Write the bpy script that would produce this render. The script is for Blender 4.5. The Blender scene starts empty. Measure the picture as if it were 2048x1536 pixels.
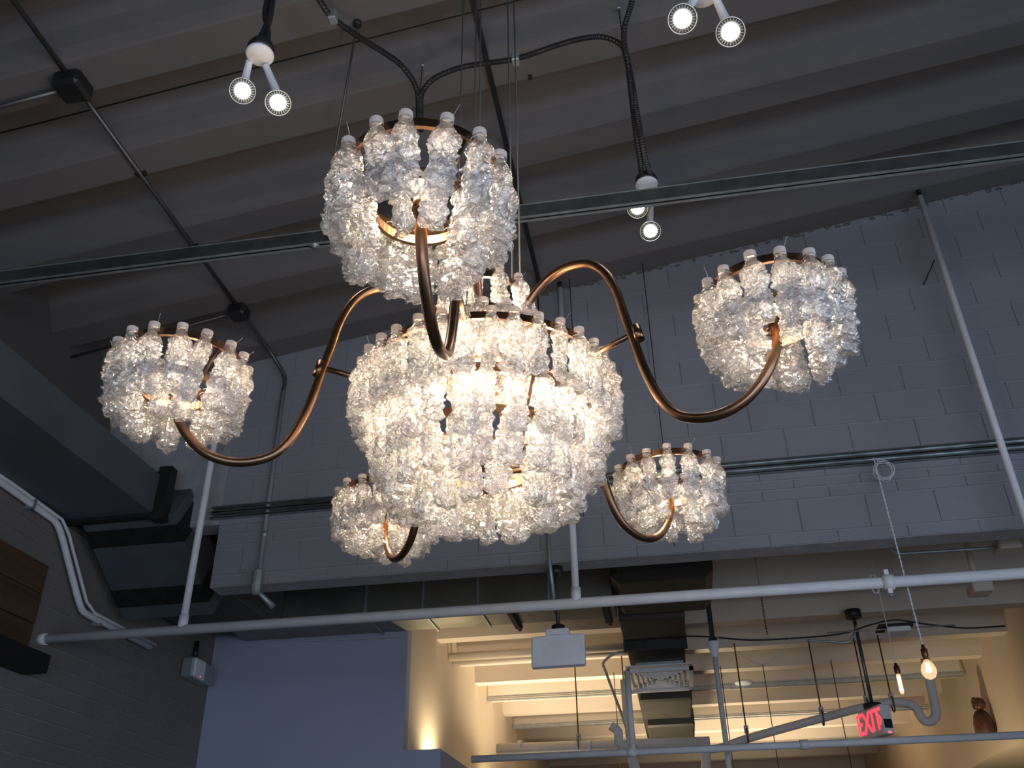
import bpy, math, random
from mathutils import Vector, Matrix, noise
C = bpy.context.scene.collection
sc = bpy.context.scene
EYE = 1.6                      # camera height above the floor; the scene is laid out around the eye, then lifted by EYE
LIFT = Vector((0, 0, EYE))

# ------------------------------------------------------------------ camera, world, big lights, exposure
TH, RO, AZ = math.radians(31.0), math.radians(-1.02), math.radians(9.1)
FPX = 1816.0
Fw = Vector((-math.sin(AZ)*math.cos(TH), math.cos(AZ)*math.cos(TH), math.sin(TH)))
R0 = Vector((math.cos(AZ), math.sin(AZ), 0)); U0 = R0.cross(Fw)
Rt = R0*math.cos(RO) + U0*math.sin(RO); Up = -R0*math.sin(RO) + U0*math.cos(RO)
cam = bpy.data.cameras.new('camera'); camo = bpy.data.objects.new('camera', cam); C.objects.link(camo)
cam.sensor_width = 36.0; cam.lens = FPX/2048*36.0; cam.clip_start = 0.02
camo.matrix_world = Matrix((( Rt.x, Up.x, -Fw.x, 0), (Rt.y, Up.y, -Fw.y, 0), (Rt.z, Up.z, -Fw.z, EYE), (0, 0, 0, 1)))
sc.camera = camo
w = bpy.data.worlds.new('world'); sc.world = w; w.use_nodes = True
w.node_tree.nodes['Background'].inputs[0].default_value = (0.45, 0.58, 0.85, 1)
w.node_tree.nodes['Background'].inputs[1].default_value = 0.3
sc.view_settings.view_transform = 'Standard'; sc.view_settings.look = 'None'
sc.view_settings.exposure = 0.0; sc.view_settings.gamma = 1.0; sc.view_settings.use_curve_mapping = False
sc.cycles.max_bounces = 12; sc.cycles.diffuse_bounces = 5; sc.cycles.glossy_bounces = 3
sc.cycles.transparent_max_bounces = 24; sc.cycles.transmission_bounces = 4
sc.cycles.sample_clamp_indirect = 6.0

def light(name, kind, loc, energy, color, size=0.1, size_y=None, aim=None, spot=None, blend=0.5):
    l = bpy.data.lights.new(name, kind); l.energy = energy; l.color = color
    if kind == 'AREA':
        l.size = size
        if size_y: l.shape = 'RECTANGLE'; l.size_y = size_y
    else:
        l.shadow_soft_size = size
    if kind == 'SPOT': l.spot_size = spot; l.spot_blend = blend
    o = bpy.data.objects.new(name, l); C.objects.link(o); o.location = Vector(loc) + LIFT
    if aim is not None:
        o.rotation_euler = (Vector(aim) - Vector(loc)).to_track_quat('-Z', 'Y').to_euler()
    return o
DAY = (0.66, 0.79, 1.0)
# daylight through the shop windows behind and to the right of the camera
light('daylight', 'AREA', (1.5, -3.85, -0.2), 205, DAY, 7.0, 2.0, aim=(-0.2, 5, 0.9))
light('daylight', 'AREA', (5.35, 0.2, -0.1), 95, DAY, 5.0, 1.8, aim=(-1, 2.5, 0.6))
WARM = (1.0, 0.80, 0.55)
# room beyond the block header: added fill spots without fixtures, then its uplights
light('room_fill', 'SPOT', (-1.2, 10.7, -0.3), 860, WARM, .5, aim=(-1.2, 10.8, 3), spot=math.radians(104), blend=1.0)
light('room_fill', 'SPOT', (1.0, 13.4, -0.3), 950, WARM, .5, aim=(1.0, 13.9, 3), spot=math.radians(96), blend=1.0)
light('wall_uplight', 'SPOT', (-1.98, 8.35, 1.12), 50, (1.0, 0.80, 0.50), 0.05, aim=(-2.1, 8.2, 2.6), spot=math.radians(135), blend=1.0)
light('wall_uplight', 'SPOT', (-1.98, 10.9, 1.0), 40, (1.0, 0.80, 0.50), 0.05, aim=(-2.14, 11.1, 2.6), spot=math.radians(130), blend=1.0)
light('soffit_uplight', 'SPOT', (2.3, 10.0, 0.3), 90, (1.0, 0.80, 0.50), 0.05, aim=(3.3, 10.6, 1.7), spot=math.radians(110), blend=1.0)

# ------------------------------------------------------------------ helpers
def at(px, py, ax, v):
    """the point on the room plane ax = v that the photograph shows at (px, py)"""
    d = Rt*((px-1024)/FPX) - Up*((py-768)/FPX) + Fw
    return d*(v/d['xyz'.index(ax)])
CS, CB = 0.149, 3.694 + 2.851*0.149
def ceilz(x): return CB + CS*x            # underside of the ceiling ribs, rising to the right
def atc(px, py, off=0.0):
    d = Rt*((px-1024)/FPX) - Up*((py-768)/FPX) + Fw
    return d*((CB+off)/(d.z - CS*d.x))

class MB:
    def __init__(s): s.v = []; s.f = []; s.sm = []
    def add(s, vs, fs, smooth=False):
        b = len(s.v); s.v += [Vector(p) for p in vs]
        s.f += [tuple(b+i for i in f) for f in fs]; s.sm += [smooth]*len(fs); return s
    def box(s, x0, x1, y0, y1, z0, z1, bev=0.0, M=None):
        cx, cy, cz = (x0+x1)/2, (y0+y1)/2, (z0+z1)/2; hx, hy, hz = abs(x1-x0)/2, abs(y1-y0)/2, abs(z1-z0)/2
        c = Vector((cx, cy, cz)); vs = []
        b = min(bev, hx*.9, hy*.9, hz*.9)
        if b <= 0:
            vs = [(i*hx, j*hy, k*hz) for i in (-1, 1) for j in (-1, 1) for k in (-1, 1)]
            fs = [(0,1,3,2),(4,6,7,5),(0,4,5,1),(2,3,7,6),(0,2,6,4),(1,5,7,3)]
        else:
            idx = {}
            for i in (-1,1):
                for j in (-1,1):
                    for k in (-1,1):
                        for a in range(3):
                            p = [i*hx, j*hy, k*hz]
                            for q in range(3):
                                if q != a: p[q] -= (i,j,k)[q]*b
                            idx[(i,j,k,a)] = len(vs); vs.append(tuple(p))
            fs = []
            for a in range(3):
                o1, o2 = [q for q in range(3) if q != a]
                for sg in (-1,1):
                    r = []
                    for (p, q) in ((-1,-1),(1,-1),(1,1),(-1,1)):
                        t = [0,0,0]; t[a] = sg; t[o1] = p; t[o2] = q; r.append(idx[(*t, a)])
                    flip = (sg == 1) ^ (a == 1)
                    fs.append(tuple(r if flip else r[::-1]))
            for a in range(3):            # edges
                o1, o2 = [q for q in range(3) if q != a]
                for p in (-1,1):
                    for q in (-1,1):
                        t0 = [0,0,0]; t1 = [0,0,0]; t0[a] = -1; t1[a] = 1
                        for t in (t0, t1): t[o1] = p; t[o2] = q
                        fs.append((idx[(*t0,o1)], idx[(*t1,o1)], idx[(*t1,o2)], idx[(*t0,o2)]))
            for i in (-1,1):
                for j in (-1,1):
                    for k in (-1,1): fs.append((idx[(i,j,k,0)], idx[(i,j,k,1)], idx[(i,j,k,2)]))
        vs = [Vector(p) for p in vs]
        if M is not None: vs = [M @ p for p in vs]
        return s.add([c + p for p in vs], fs)
    def tube(s, pts, r, seg=12, cap=True, smooth=True, closed=False):
        pts = [Vector(p) for p in pts]; n = len(pts)
        rr = r if isinstance(r, (list, tuple)) else [r]*n
        T = []
        for i in range(n):
            if closed: d = pts[(i+1) % n] - pts[(i-1) % n]
            else: d = pts[min(i+1, n-1)] - pts[max(i-1, 0)]
            T.append(d.normalized() if d.length > 0 else Vector((0,0,1)))
        a = T[0].orthogonal().normalized() if abs(T[0].z) > .9 else Vector((0,0,1)).cross(T[0]).normalized()
        vs = []
        for i in range(n):
            a = (a - T[i]*a.dot(T[i])).normalized(); b = T[i].cross(a)
            for k in range(seg):
                q = 2*math.pi*k/seg; vs.append(pts[i] + (a*math.cos(q) + b*math.sin(q))*rr[i])
        fs = []
        for i in range(n if closed else n-1):
            j = (i+1) % n
            for k in range(seg):
                l = (k+1) % seg; fs.append((i*seg+k, i*seg+l, j*seg+l, j*seg+k))
        s.add(vs, fs, smooth)
        if cap and not closed:
            b0 = len(s.v) - n*seg
            s.f.append(tuple(b0+k for k in range(seg))[::-1]); s.sm.append(False)
            s.f.append(tuple(b0+(n-1)*seg+k for k in range(seg))); s.sm.append(False)
        return s
    def lathe(s, prof, o=(0,0,0), axis=(0,0,1), seg=20, smooth=True, wob=None):
        o = Vector(o); ax = Vector(axis).normalized(); a = ax.orthogonal().normalized(); b = ax.cross(a)
        vs = []
        for i, (r, h) in enumerate(prof):
            for k in range(seg):
                q = 2*math.pi*k/seg; rr = r*(wob(k) if wob else 1)
                vs.append(o + ax*h + (a*math.cos(q) + b*math.sin(q))*rr)
        fs = []
        for i in range(len(prof)-1):
            for k in range(seg):
                l = (k+1) % seg; fs.append((i*seg+k, i*seg+l, (i+1)*seg+l, (i+1)*seg+k))
        return s.add(vs, fs, smooth)
    def prism(s, poly, x0, x1, zoff=lambda x: 0.0):
        n = len(poly); vs = [(x0, y, z+zoff(x0)) for y, z in poly] + [(x1, y, z+zoff(x1)) for y, z in poly]
        fs = [(i, (i+1) % n, n+(i+1) % n, n+i) for i in range(n)] + [tuple(range(n))[::-1], tuple(range(n, 2*n))]
        return s.add(vs, fs)
    def hexa(s, p):        # 8 corners: bottom four then top four
        return s.add(p, [(0,3,2,1),(4,5,6,7),(0,1,5,4),(1,2,6,5),(2,3,7,6),(3,0,4,7)])
    def sphere(s, c, r, nu=16, nv=10, sq=(1,1,1)):
        c = Vector(c); prof = [(r*math.sin(math.pi*i/nv)+1e-5, -r*math.cos(math.pi*i/nv)) for i in range(nv+1)]
        b0 = len(s.v); s.lathe(prof, (0,0,0), seg=nu)
        for i in range(b0, len(s.v)):
            v = s.v[i]; s.v[i] = c + Vector((v.x*sq[0], v.y*sq[1], v.z*sq[2]))
        return s

def worldloc(o):
    l = o.location.copy()
    while o.parent: o = o.parent; l += o.location
    return l
def obj(name, mb, mat, parent=None, origin=None):
    vs = mb.v
    if parent is not None:
        loc = Vector((0,0,0)) if origin is None else Vector(origin) - worldloc(parent)
        base = worldloc(parent) + loc
    else:
        if origin is None:
            lo = [min(v[i] for v in vs) for i in range(3)]; hi = [max(v[i] for v in vs) for i in range(3)]
            origin = ((lo[0]+hi[0])/2, (lo[1]+hi[1])/2, lo[2])
        base = loc = Vector(origin)
    me = bpy.data.meshes.new(name)
    me.from_pydata([tuple(v - base) for v in vs], [], mb.f)
    me.polygons.foreach_set('use_smooth', mb.sm)
    me.materials.append(mat); me.update()
    o = bpy.data.objects.new(name, me); C.objects.link(o); o.location = loc
    if parent is not None: o.parent = parent
    return o
def tag(o, label, cat, group=None):
    o['label'] = label; o['category'] = cat
    if group: o['group'] = group
    return o
def thing(name, label, cat, loc, group=None):
    o = bpy.data.objects.new(name, None); C.objects.link(o); o.location = Vector(loc); o.empty_display_size = .05
    return tag(o, label, cat, group)
def struct(name, mb, mat, parent=None):
    o = obj(name, mb, mat, parent)
    if parent is None: o['kind'] = 'structure'
    return o
def share(o, name, loc, parent=None, rot=None):
    c = o.copy(); c.name = name; C.objects.link(c); c.location = loc
    if parent is not None: c.parent = parent
    if rot: c.rotation_euler = rot
    return c
def smooth_path(pts, n=8):
    pts = [Vector(p) for p in pts]; out = []
    P = [pts[0]*2-pts[1]] + pts + [pts[-1]*2-pts[-2]]
    for i in range(1, len(P)-2):
        for k in range(n):
            t = k/n; a, b, c, d = P[i-1], P[i], P[i+1], P[i+2]
            out.append(.5*((2*b) + (c-a)*t + (2*a-5*b+4*c-d)*t*t + (-a+3*b-3*c+d)*t**3))
    out.append(pts[-1]); return out

# ------------------------------------------------------------------ materials
def mat(name, col, rough=.7, metal=0.0, var=.12, scale=4.0, bump=0.0, bscale=60.0, col2=None, spec=.5, stretch=(1,1,1)):
    m = bpy.data.materials.new(name); m.use_nodes = True; nt = m.node_tree; N = nt.nodes; L = nt.links
    p = N['Principled BSDF']; p.inputs['Roughness'].default_value = rough; p.inputs['Metallic'].default_value = metal
    p.inputs['Specular IOR Level'].default_value = spec
    tc = N.new('ShaderNodeTexCoord'); mp = N.new('ShaderNodeMapping'); mp.inputs['Scale'].default_value = stretch
    L.new(tc.outputs['Object'], mp.inputs['Vector'])
    nz = N.new('ShaderNodeTexNoise'); nz.inputs['Scale'].default_value = scale; nz.inputs['Detail'].default_value = 6
    L.new(mp.outputs[0], nz.inputs['Vector'])
    cr = N.new('ShaderNodeValToRGB'); cr.color_ramp.elements[0].position = .3; cr.color_ramp.elements[1].position = .72
    c2 = col2 or tuple(c*(1-var*2) for c in col)
    cr.color_ramp.elements[0].color = (*c2, 1); cr.color_ramp.elements[1].color = (*col, 1)
    L.new(nz.outputs['Fac'], cr.inputs[0]); L.new(cr.outputs[0], p.inputs['Base Color'])
    if bump:
        n2 = N.new('ShaderNodeTexNoise'); n2.inputs['Scale'].default_value = bscale; n2.inputs['Detail'].default_value = 4
        L.new(mp.outputs[0], n2.inputs['Vector'])
        b = N.new('ShaderNodeBump'); b.inputs['Strength'].default_value = bump; b.inputs['Distance'].default_value = .01
        L.new(n2.outputs['Fac'], b.inputs['Height']); L.new(b.outputs[0], p.inputs['Normal'])
    return m
def emit(name, col, s):
    m = bpy.data.materials.new(name); m.use_nodes = True; nt = m.node_tree
    nt.nodes.remove(nt.nodes['Principled BSDF']); e = nt.nodes.new('ShaderNodeEmission')
    e.inputs[0].default_value = (*col, 1); e.inputs[1].default_value = s
    nt.links.new(e.outputs[0], nt.nodes['Material Output'].inputs[0]); return m
M_ceil = mat('painted_concrete', (.150,.142,.140), .85, var=.06, scale=1.3, bump=.15, bscale=30)
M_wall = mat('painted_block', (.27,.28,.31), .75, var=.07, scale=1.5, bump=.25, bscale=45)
M_mortar = mat('painted_mortar', (.38,.39,.42), .85, var=.1, scale=9, bump=.3)
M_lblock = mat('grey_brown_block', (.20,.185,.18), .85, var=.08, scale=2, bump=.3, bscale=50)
M_lmortar = mat('pale_mortar', (.37,.35,.335), .9, var=.2, scale=12)
M_lwall = mat('dark_paint', (.10,.095,.095), .85, var=.06)  # plain dark paint for upper left wall, left ceiling and far duct length
M_blue = mat('blue_grey_paint', (.38,.41,.52), .8, var=.04, scale=1)
M_cream = mat('cream_paint', (.72,.62,.48), .8, var=.03, scale=1)
M_rib2 = mat('cream_painted_joist', (.62,.55,.46), .8, var=.05, scale=2)
M_white = mat('white_enamel', (.82,.83,.86), .5, var=.06, scale=8)
M_pvc = mat('cream_insulation', (.78,.74,.68), .6, var=.06, scale=6, bump=.2)
M_galv = mat('galvanised_steel', (.50,.55,.56), .5, .65, var=.15, scale=14)
M_galvd = mat('dull_duct_steel', (.05,.05,.038), .5, .15, var=.12, scale=5)  # dark duct steel; also puts shade into the colour of the cross duct
M_duct2 = mat('duct_sheet_steel', (.34,.34,.29), .42, .8, var=.15, scale=3)
M_bulk = mat('tan_paint', (.62,.52,.40), .8, var=.04, scale=1)
M_wrap = mat('duct_insulation_wrap', (.12,.14,.155), .55, .2, var=.12, scale=3, bump=.15, bscale=12)
M_tape = mat('black_mastic', (.016,.018,.02), .6, var=.3, scale=10, bump=.4)
M_strut = mat('strut_zinc', (.50,.54,.55), .32, .95, var=.2, scale=9)
M_dark = mat('dark_metal', (.05,.05,.052), .45, .6, var=.1)
M_rod = mat('dull_rod', (.16,.16,.16), .4, .7, var=.1)
M_wood = mat('brown_wood', (.115,.062,.028), .6, var=.25, scale=5, stretch=(1,.25,3))
M_black = mat('black_paint', (.008,.008,.008), .6)
M_copper = mat('aged_copper', (.36,.20,.115), .33, 1.0, scale=9, col2=(.13,.085,.055), bump=.05, bscale=30)
M_cap = mat('white_plastic_cap', (.80,.76,.74), .45, var=.03, spec=.4)
M_string = mat('nylon_string', (.6,.6,.58), .4)
M_floor = mat('concrete_floor', (.22,.21,.20), .5, var=.1)
M_carve = mat('carved_wood', (.13,.05,.022), .45, var=.3, scale=20)
M_brass = mat('bulb_socket_brass', (.20,.12,.05), .4, .8)
E_spot = emit('spot_glow', (1.0, .93, .86), 28)
E_bulb = emit('bulb_glow', (1.0, .80, .55), 3.0)
E_fil = emit('filament_glow', (1.0, .62, .28), 30)
E_exit = emit('exit_red', (1.0, .04, .06), 2.6)
E_led = emit('led_red', (1.0, .1, .1), 2)

def glassy(name, tint, tcol=(1,1,1), body=.12):
    m = bpy.data.materials.new(name); m.use_nodes = True; nt = m.node_tree; N = nt.nodes; L = nt.links
    N.remove(N['Principled BSDF']); out = N['Material Output']
    tr = N.new('ShaderNodeBsdfTransparent'); tr.inputs[0].default_value = (*tcol, 1)
    gl = N.new('ShaderNodeBsdfGlossy'); gl.inputs[0].default_value = (1,1,1,1); gl.inputs['Roughness'].default_value = .05
    fr = N.new('ShaderNodeFresnel'); fr.inputs[0].default_value = 1.45
    df = N.new('ShaderNodeBsdfDiffuse'); df.inputs[0].default_value = (*tint, 1)
    a = N.new('ShaderNodeMixShader'); a.inputs[0].default_value = body
    L.new(tr.outputs[0], a.inputs[1]); L.new(df.outputs[0], a.inputs[2])
    b = N.new('ShaderNodeMixShader'); L.new(fr.outputs[0], b.inputs[0]); L.new(a.outputs[0], b.inputs[1]); L.new(gl.outputs[0], b.inputs[2])
    L.new(b.outputs[0], out.inputs[0]); return m
def globe():
    m = bpy.data.materials.new('glowing_bulb_glass'); m.use_nodes = True; nt = m.node_tree; nt.nodes.remove(nt.nodes['Principled BSDF'])
    e = nt.nodes.new('ShaderNodeEmission'); e.inputs[0].default_value = (1, .66, .36, 1); e.inputs[1].default_value = 1.5
    t = nt.nodes.new('ShaderNodeBsdfTransparent'); x = nt.nodes.new('ShaderNodeMixShader'); x.inputs[0].default_value = .42
    nt.links.new(t.outputs[0], x.inputs[1]); nt.links.new(e.outputs[0], x.inputs[2]); nt.links.new(x.outputs[0], nt.nodes['Material Output'].inputs[0]); return m
M_bulbglass = globe()
def capmat():
    m = bpy.data.materials.new('white_cap_plastic'); m.use_nodes = True; nt = m.node_tree; nt.nodes.remove(nt.nodes['Principled BSDF'])
    d = nt.nodes.new('ShaderNodeBsdfDiffuse'); d.inputs[0].default_value = (.88,.80,.75,1)
    t = nt.nodes.new('ShaderNodeBsdfTranslucent'); t.inputs[0].default_value = (.95,.86,.79,1)
    x = nt.nodes.new('ShaderNodeMixShader'); x.inputs[0].default_value = .45
    nt.links.new(d.outputs[0], x.inputs[1]); nt.links.new(t.outputs[0], x.inputs[2]); nt.links.new(x.outputs[0], nt.nodes['Material Output'].inputs[0]); return m
M_cap = capmat()

def pet():
    """crinkled clear bottle plastic: see-through film, white creases, sharp glints"""
    m = bpy.data.materials.new('crinkled_clear_plastic'); m.use_nodes = True; nt = m.node_tree; N = nt.nodes; L = nt.links
    N.remove(N['Principled BSDF']); out = N['Material Output']
    tc = N.new('ShaderNodeTexCoord')
    oi = N.new('ShaderNodeObjectInfo')
    va = N.new('ShaderNodeVectorMath'); va.operation = 'ADD'
    vm = N.new('ShaderNodeVectorMath'); vm.operation = 'SCALE'; vm.inputs['Scale'].default_value = 3.0
    cx = N.new('ShaderNodeCombineXYZ'); L.new(oi.outputs['Random'], cx.inputs[0]); L.new(oi.outputs['Random'], cx.inputs[2])
    L.new(cx.outputs[0], vm.inputs[0]); L.new(tc.outputs['Object'], va.inputs[0]); L.new(vm.outputs[0], va.inputs[1])
    n1 = N.new('ShaderNodeTexNoise'); n1.inputs['Scale'].default_value = 62; n1.inputs['Detail'].default_value = 3; n1.inputs['Distortion'].default_value = 1.2
    n1.inputs['Roughness'].default_value = .65
    L.new(va.outputs[0], n1.inputs['Vector'])
    vo = N.new('ShaderNodeTexVoronoi'); vo.feature = 'DISTANCE_TO_EDGE'; vo.inputs['Scale'].default_value = 95
    L.new(va.outputs[0], vo.inputs['Vector'])
    bp = N.new('ShaderNodeBump'); bp.inputs['Strength'].default_value = 1.0; bp.inputs['Distance'].default_value = .004
    L.new(n1.outputs['Fac'], bp.inputs['Height'])
    r1 = N.new('ShaderNodeMapRange'); r1.inputs[1].default_value = .44; r1.inputs[2].default_value = .62
    r1.inputs[3].default_value = .16; r1.inputs[4].default_value = .64
    L.new(n1.outputs['Fac'], r1.inputs[0])
    r2 = N.new('ShaderNodeMapRange'); r2.inputs[1].default_value = 0.0; r2.inputs[2].default_value = .09
    r2.inputs[3].default_value = .25; r2.inputs[4].default_value = 0.0
    L.new(vo.outputs['Distance'], r2.inputs[0])
    # the shoulder of each bottle stays clearer than the crushed body
    sx = N.new('ShaderNodeSeparateXYZ'); L.new(tc.outputs['Object'], sx.inputs[0])
    r3 = N.new('ShaderNodeMapRange'); r3.inputs[1].default_value = -.03; r3.inputs[2].default_value = -.085
    r3.inputs[3].default_value = .35; r3.inputs[4].default_value = 1.0; L.new(sx.outputs['Z'], r3.inputs[0])
    ad = N.new('ShaderNodeMath'); ad.operation = 'ADD'; ad.use_clamp = True
    L.new(r1.outputs[0], ad.inputs[0]); L.new(r2.outputs[0], ad.inputs[1])
    mu = N.new('ShaderNodeMath'); mu.operation = 'MULTIPLY'; L.new(ad.outputs[0], mu.inputs[0]); L.new(r3.outputs[0], mu.inputs[1])
    tr = N.new('ShaderNodeBsdfTransparent'); tr.inputs[0].default_value = (.985,.985,.985,1)
    df = N.new('ShaderNodeBsdfDiffuse'); df.inputs[0].default_value = (.93,.93,.95,1)
    tl = N.new('ShaderNodeBsdfTranslucent'); tl.inputs[0].default_value = (.93,.93,.95,1)
    gl = N.new('ShaderNodeBsdfGlossy'); gl.inputs['Roughness'].default_value = .16; gl.inputs[0].default_value = (1,1,1,1)
    for s in (df, tl, gl): L.new(bp.outputs[0], s.inputs['Normal'])
    m1 = N.new('ShaderNodeMixShader'); m1.inputs[0].default_value = .72; L.new(df.outputs[0], m1.inputs[1]); L.new(tl.outputs[0], m1.inputs[2])
    m2 = N.new('ShaderNodeMixShader'); L.new(mu.outputs[0], m2.inputs[0]); L.new(tr.outputs[0], m2.inputs[1]); L.new(m1.outputs[0], m2.inputs[2])
    fr = N.new('ShaderNodeFresnel'); fr.inputs[0].default_value = 1.5; L.new(bp.outputs[0], fr.inputs['Normal'])
    fm = N.new('ShaderNodeMath'); fm.operation = 'MULTIPLY_ADD'; fm.inputs[1].default_value = .65; fm.inputs[2].default_value = .05; fm.use_clamp = True
    L.new(fr.outputs[0], fm.inputs[0])
    m3 = N.new('ShaderNodeMixShader'); L.new(fm.outputs[0], m3.inputs[0]); L.new(m2.outputs[0], m3.inputs[1]); L.new(gl.outputs[0], m3.inputs[2])
    L.new(m3.outputs[0], out.inputs[0]); return m
M_pet = pet()

# ================================================================== the room
rnd = random.Random(7)
XL, XR, YB, YW = -3.9, 5.5, -4.0, 5.39
struct('floor', MB().box(XL-.2, XR+.2, YB-.2, 18.2, -1.75, -1.6), M_floor)
# ---- ceiling: concrete deck with tapered ribs running parallel to the header wall
RIBS = [5.38, 4.73, 4.08, 3.43, 2.83] + [2.83-.63*i for i in range(1, 11)]
ceil = struct('ceiling', MB().prism([(YB-.2, .27), (5.6, .27), (5.6, .42), (YB-.2, .42)], XL-.25, XR+.2, ceilz), M_ceil)
ceil.location.z += 0
for yb in RIBS:
    pr = [(yb, 0), (yb, .28), (yb-.42, .28), (yb-.34, .235), (yb-.275, .15), (yb-.235, .06), (yb-.2, .008), (yb-.185, 0)]
    mb = MB().prism(pr, XL-.02, XR, ceilz)
    obj('rib', mb, M_ceil, ceil)
# seams between the deck planks and one cross joint
sm_ = MB().prism([(3.0945, .2225), (3.0975, .2205), (3.098, .24), (3.093, .24)], XL, XR, ceilz)
obj('deck_seam', sm_, M_dark, ceil)
# ---- header wall of painted blocks above the opening
hw = MB()
hw.prism([(YW+.006, 1.956), (YW+.006, 4.95), (YW+.17, 4.95), (YW+.17, 1.956)], -2.9, XR)
hw.prism([(YW+.006, 2.40), (YW+.006, 4.95), (YW+.17, 4.95), (YW+.17, 2.40)], XL-.2, -2.9)
wall_front = struct('wall_front', hw, M_mortar)
courses = [1.956, 2.033, 2.245, 2.322, 2.383, 2.534] + [2.734+.2*i for i in range(11)]
nb = 0
for ci in range(len(courses)-1):
    z0, z1 = courses[ci], courses[ci+1]
    x = -2.9; first = True
    while x < 3.6:
        L_ = .4 if not (first and ci % 2) else .2
        first = False
        x1 = min(x+L_, 3.7)
        if z0 < ceilz(x1)+.02:
            e = rnd.uniform(0, .0015); g = .0022
            mb = MB(); X0, X1, Z0, Z1 = x+.0007, x1-.0007, z0+g, z1-g; yf = YW-e; yb_ = YW+.006; c_ = .003
            mb.add([(X0,yb_,Z0),(X1,yb_,Z0),(X1,yb_,Z1),(X0,yb_,Z1),(X0+c_,yf,Z0+c_),(X1-c_,yf,Z0+c_),(X1-c_,yf,Z1-c_),(X0+c_,yf,Z1-c_)],
                   [(4,5,6,7),(0,1,5,4),(1,2,6,5),(2,3,7,6),(3,0,4,7)])
            obj('block', mb, M_wall, wall_front); nb += 1
        x = x1
# ragged mortar left along the top of the wall
mt = MB()
for i in range(150):
    x = rnd.uniform(-.9, 3.4); r = rnd.uniform(.004, .014)
    mt.sphere((x, YW-.004, ceilz(x)-rnd.uniform(-.005, .03)), r, 6, 4, (1.8, .5, 1))
o = obj('mortar_crumb', mt, M_ceil, wall_front); o['kind'] = 'stuff'
# ---- left wall with its small blocks
wl = struct('wall_left', MB().box(XL-.25, XL-.006, YB-.2, 18.2, -1.6, 4.0), M_lmortar)
for r in range(15):
    z0 = .728 + .111*r
    y = 4.06 - (.172 if r % 2 else 0)
    while y < 7.45:
        y1 = min(y+.344, 7.5); g = .0023
        if not (y1 < 5.06 and z0 > 1.5 and z0+.111 < 2.08):
            e = rnd.uniform(0, .001); X = XL+e; Xb = XL-.006
            obj('block', MB().add([(Xb,y+g,z0+g),(Xb,y1-g,z0+g),(Xb,y1-g,z0+.111-g),(Xb,y+g,z0+.111-g),(X,y+g+.002,z0+g+.002),(X,y1-g-.002,z0+g+.002),(X,y1-g-.002,z0+.109-g),(X,y+g+.002,z0+.109-g)],
                [(7,6,5,4),(4,5,1,0),(5,6,2,1),(6,7,3,2),(7,4,0,3)]), M_lblock, wl)
        y = y1
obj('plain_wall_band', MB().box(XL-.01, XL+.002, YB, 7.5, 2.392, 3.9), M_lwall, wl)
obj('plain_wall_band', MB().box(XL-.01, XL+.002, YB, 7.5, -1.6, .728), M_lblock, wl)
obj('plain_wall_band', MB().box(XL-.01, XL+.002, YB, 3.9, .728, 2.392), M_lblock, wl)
# ---- the rest of the shell, behind and beside the camera
wr = MB().box(XR, XR+.2, YB-.2, -2.4, -1.6, 4.95).box(XR, XR+.2, 2.8, 18.2, -1.6, 4.95).box(XR, XR+.2, -2.4, 2.8, -1.6, -1.1).box(XR, XR+.2, -2.4, 2.8, .9, 4.95)
struct('wall_right', wr, M_wall)
wb = MB().box(XL-.2, -2.1, YB-.2, YB, -1.6, 4.95).box(5.1, XR, YB-.2, YB, -1.6, 4.95).box(-2.1, 5.1, YB-.2, YB, -1.6, -1.3).box(-2.1, 5.1, YB-.2, YB, .9, 4.95)
struct('wall_back', wb, M_wall)
M_pane = glassy('window_glass', (.8,.85,.9), (.97,.98,1), .02)
wf = MB()
for i in range(5): wf.box(-2.1+i*1.8-.03, -2.1+i*1.8+.03, YB-.12, YB-.04, -1.3, .9)
wf.box(-2.1, 5.1, YB-.12, YB-.04, -1.3, -1.22).box(-2.1, 5.1, YB-.12, YB-.04, .82, .9)
w1 = struct('window_1', wf, M_dark); obj('pane', MB().box(-2.1, 5.1, YB-.085, YB-.08, -1.3, .9), M_pane, w1)
wf = MB()
for i in range(5): wf.box(XR+.04, XR+.12, -2.4+i*1.3-.03, -2.4+i*1.3+.03, -1.1, .9)
wf.box(XR+.04, XR+.12, -2.4, 2.8, -1.1, -1.03).box(XR+.04, XR+.12, -2.4, 2.8, .83, .9)
w2 = struct('window_2', wf, M_dark); obj('pane', MB().box(XR+.08, XR+.085, -2.4, 2.8, -1.1, .9), M_pane, w2)

# ---- room beyond the header
struct('wall_far', MB().box(-2.4, XR, 18, 18.2, -1.6, 2.8), M_cream)
cw = MB().box(-2.36, -2.14, 7.52, 18, -1.6, 2.74)
struct('wall_inner', cw, M_cream)
struct('wall_center', MB().box(XL, -2.139, 7.5, 7.62, -1.6, 2.64), M_blue)
hp = MB().box(-2.139, -1.83, 7.5, 7.6, -1.6, 1.245).box(-1.89, -1.83, 7.6, 12.0, -1.6, 1.245)
struct('wall_partition', hp, M_blue)
c2 = struct('ceiling_back', MB().box(-2.4, XR, YW+.17, 18.2, 2.74, 2.86), M_rib2)
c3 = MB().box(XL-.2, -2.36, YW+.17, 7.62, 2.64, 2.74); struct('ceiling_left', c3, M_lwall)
for i, yb in enumerate([6.85, 7.75, 8.65, 9.60, 10.50, 11.40, 12.30, 13.20, 14.15, 15.05, 15.95, 16.85]):
    x0 = .22 if i < 2 else -2.14
    obj('rib', MB().prism([(yb, 2.4), (yb, 2.74), (yb-.24, 2.74), (yb-.16, 2.4)], x0, 3.3 if i > 1 else XR), M_rib2, c2)
bk = MB().box(3.3, 4.6, 8.0, 18, 1.49, 2.74)
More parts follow.
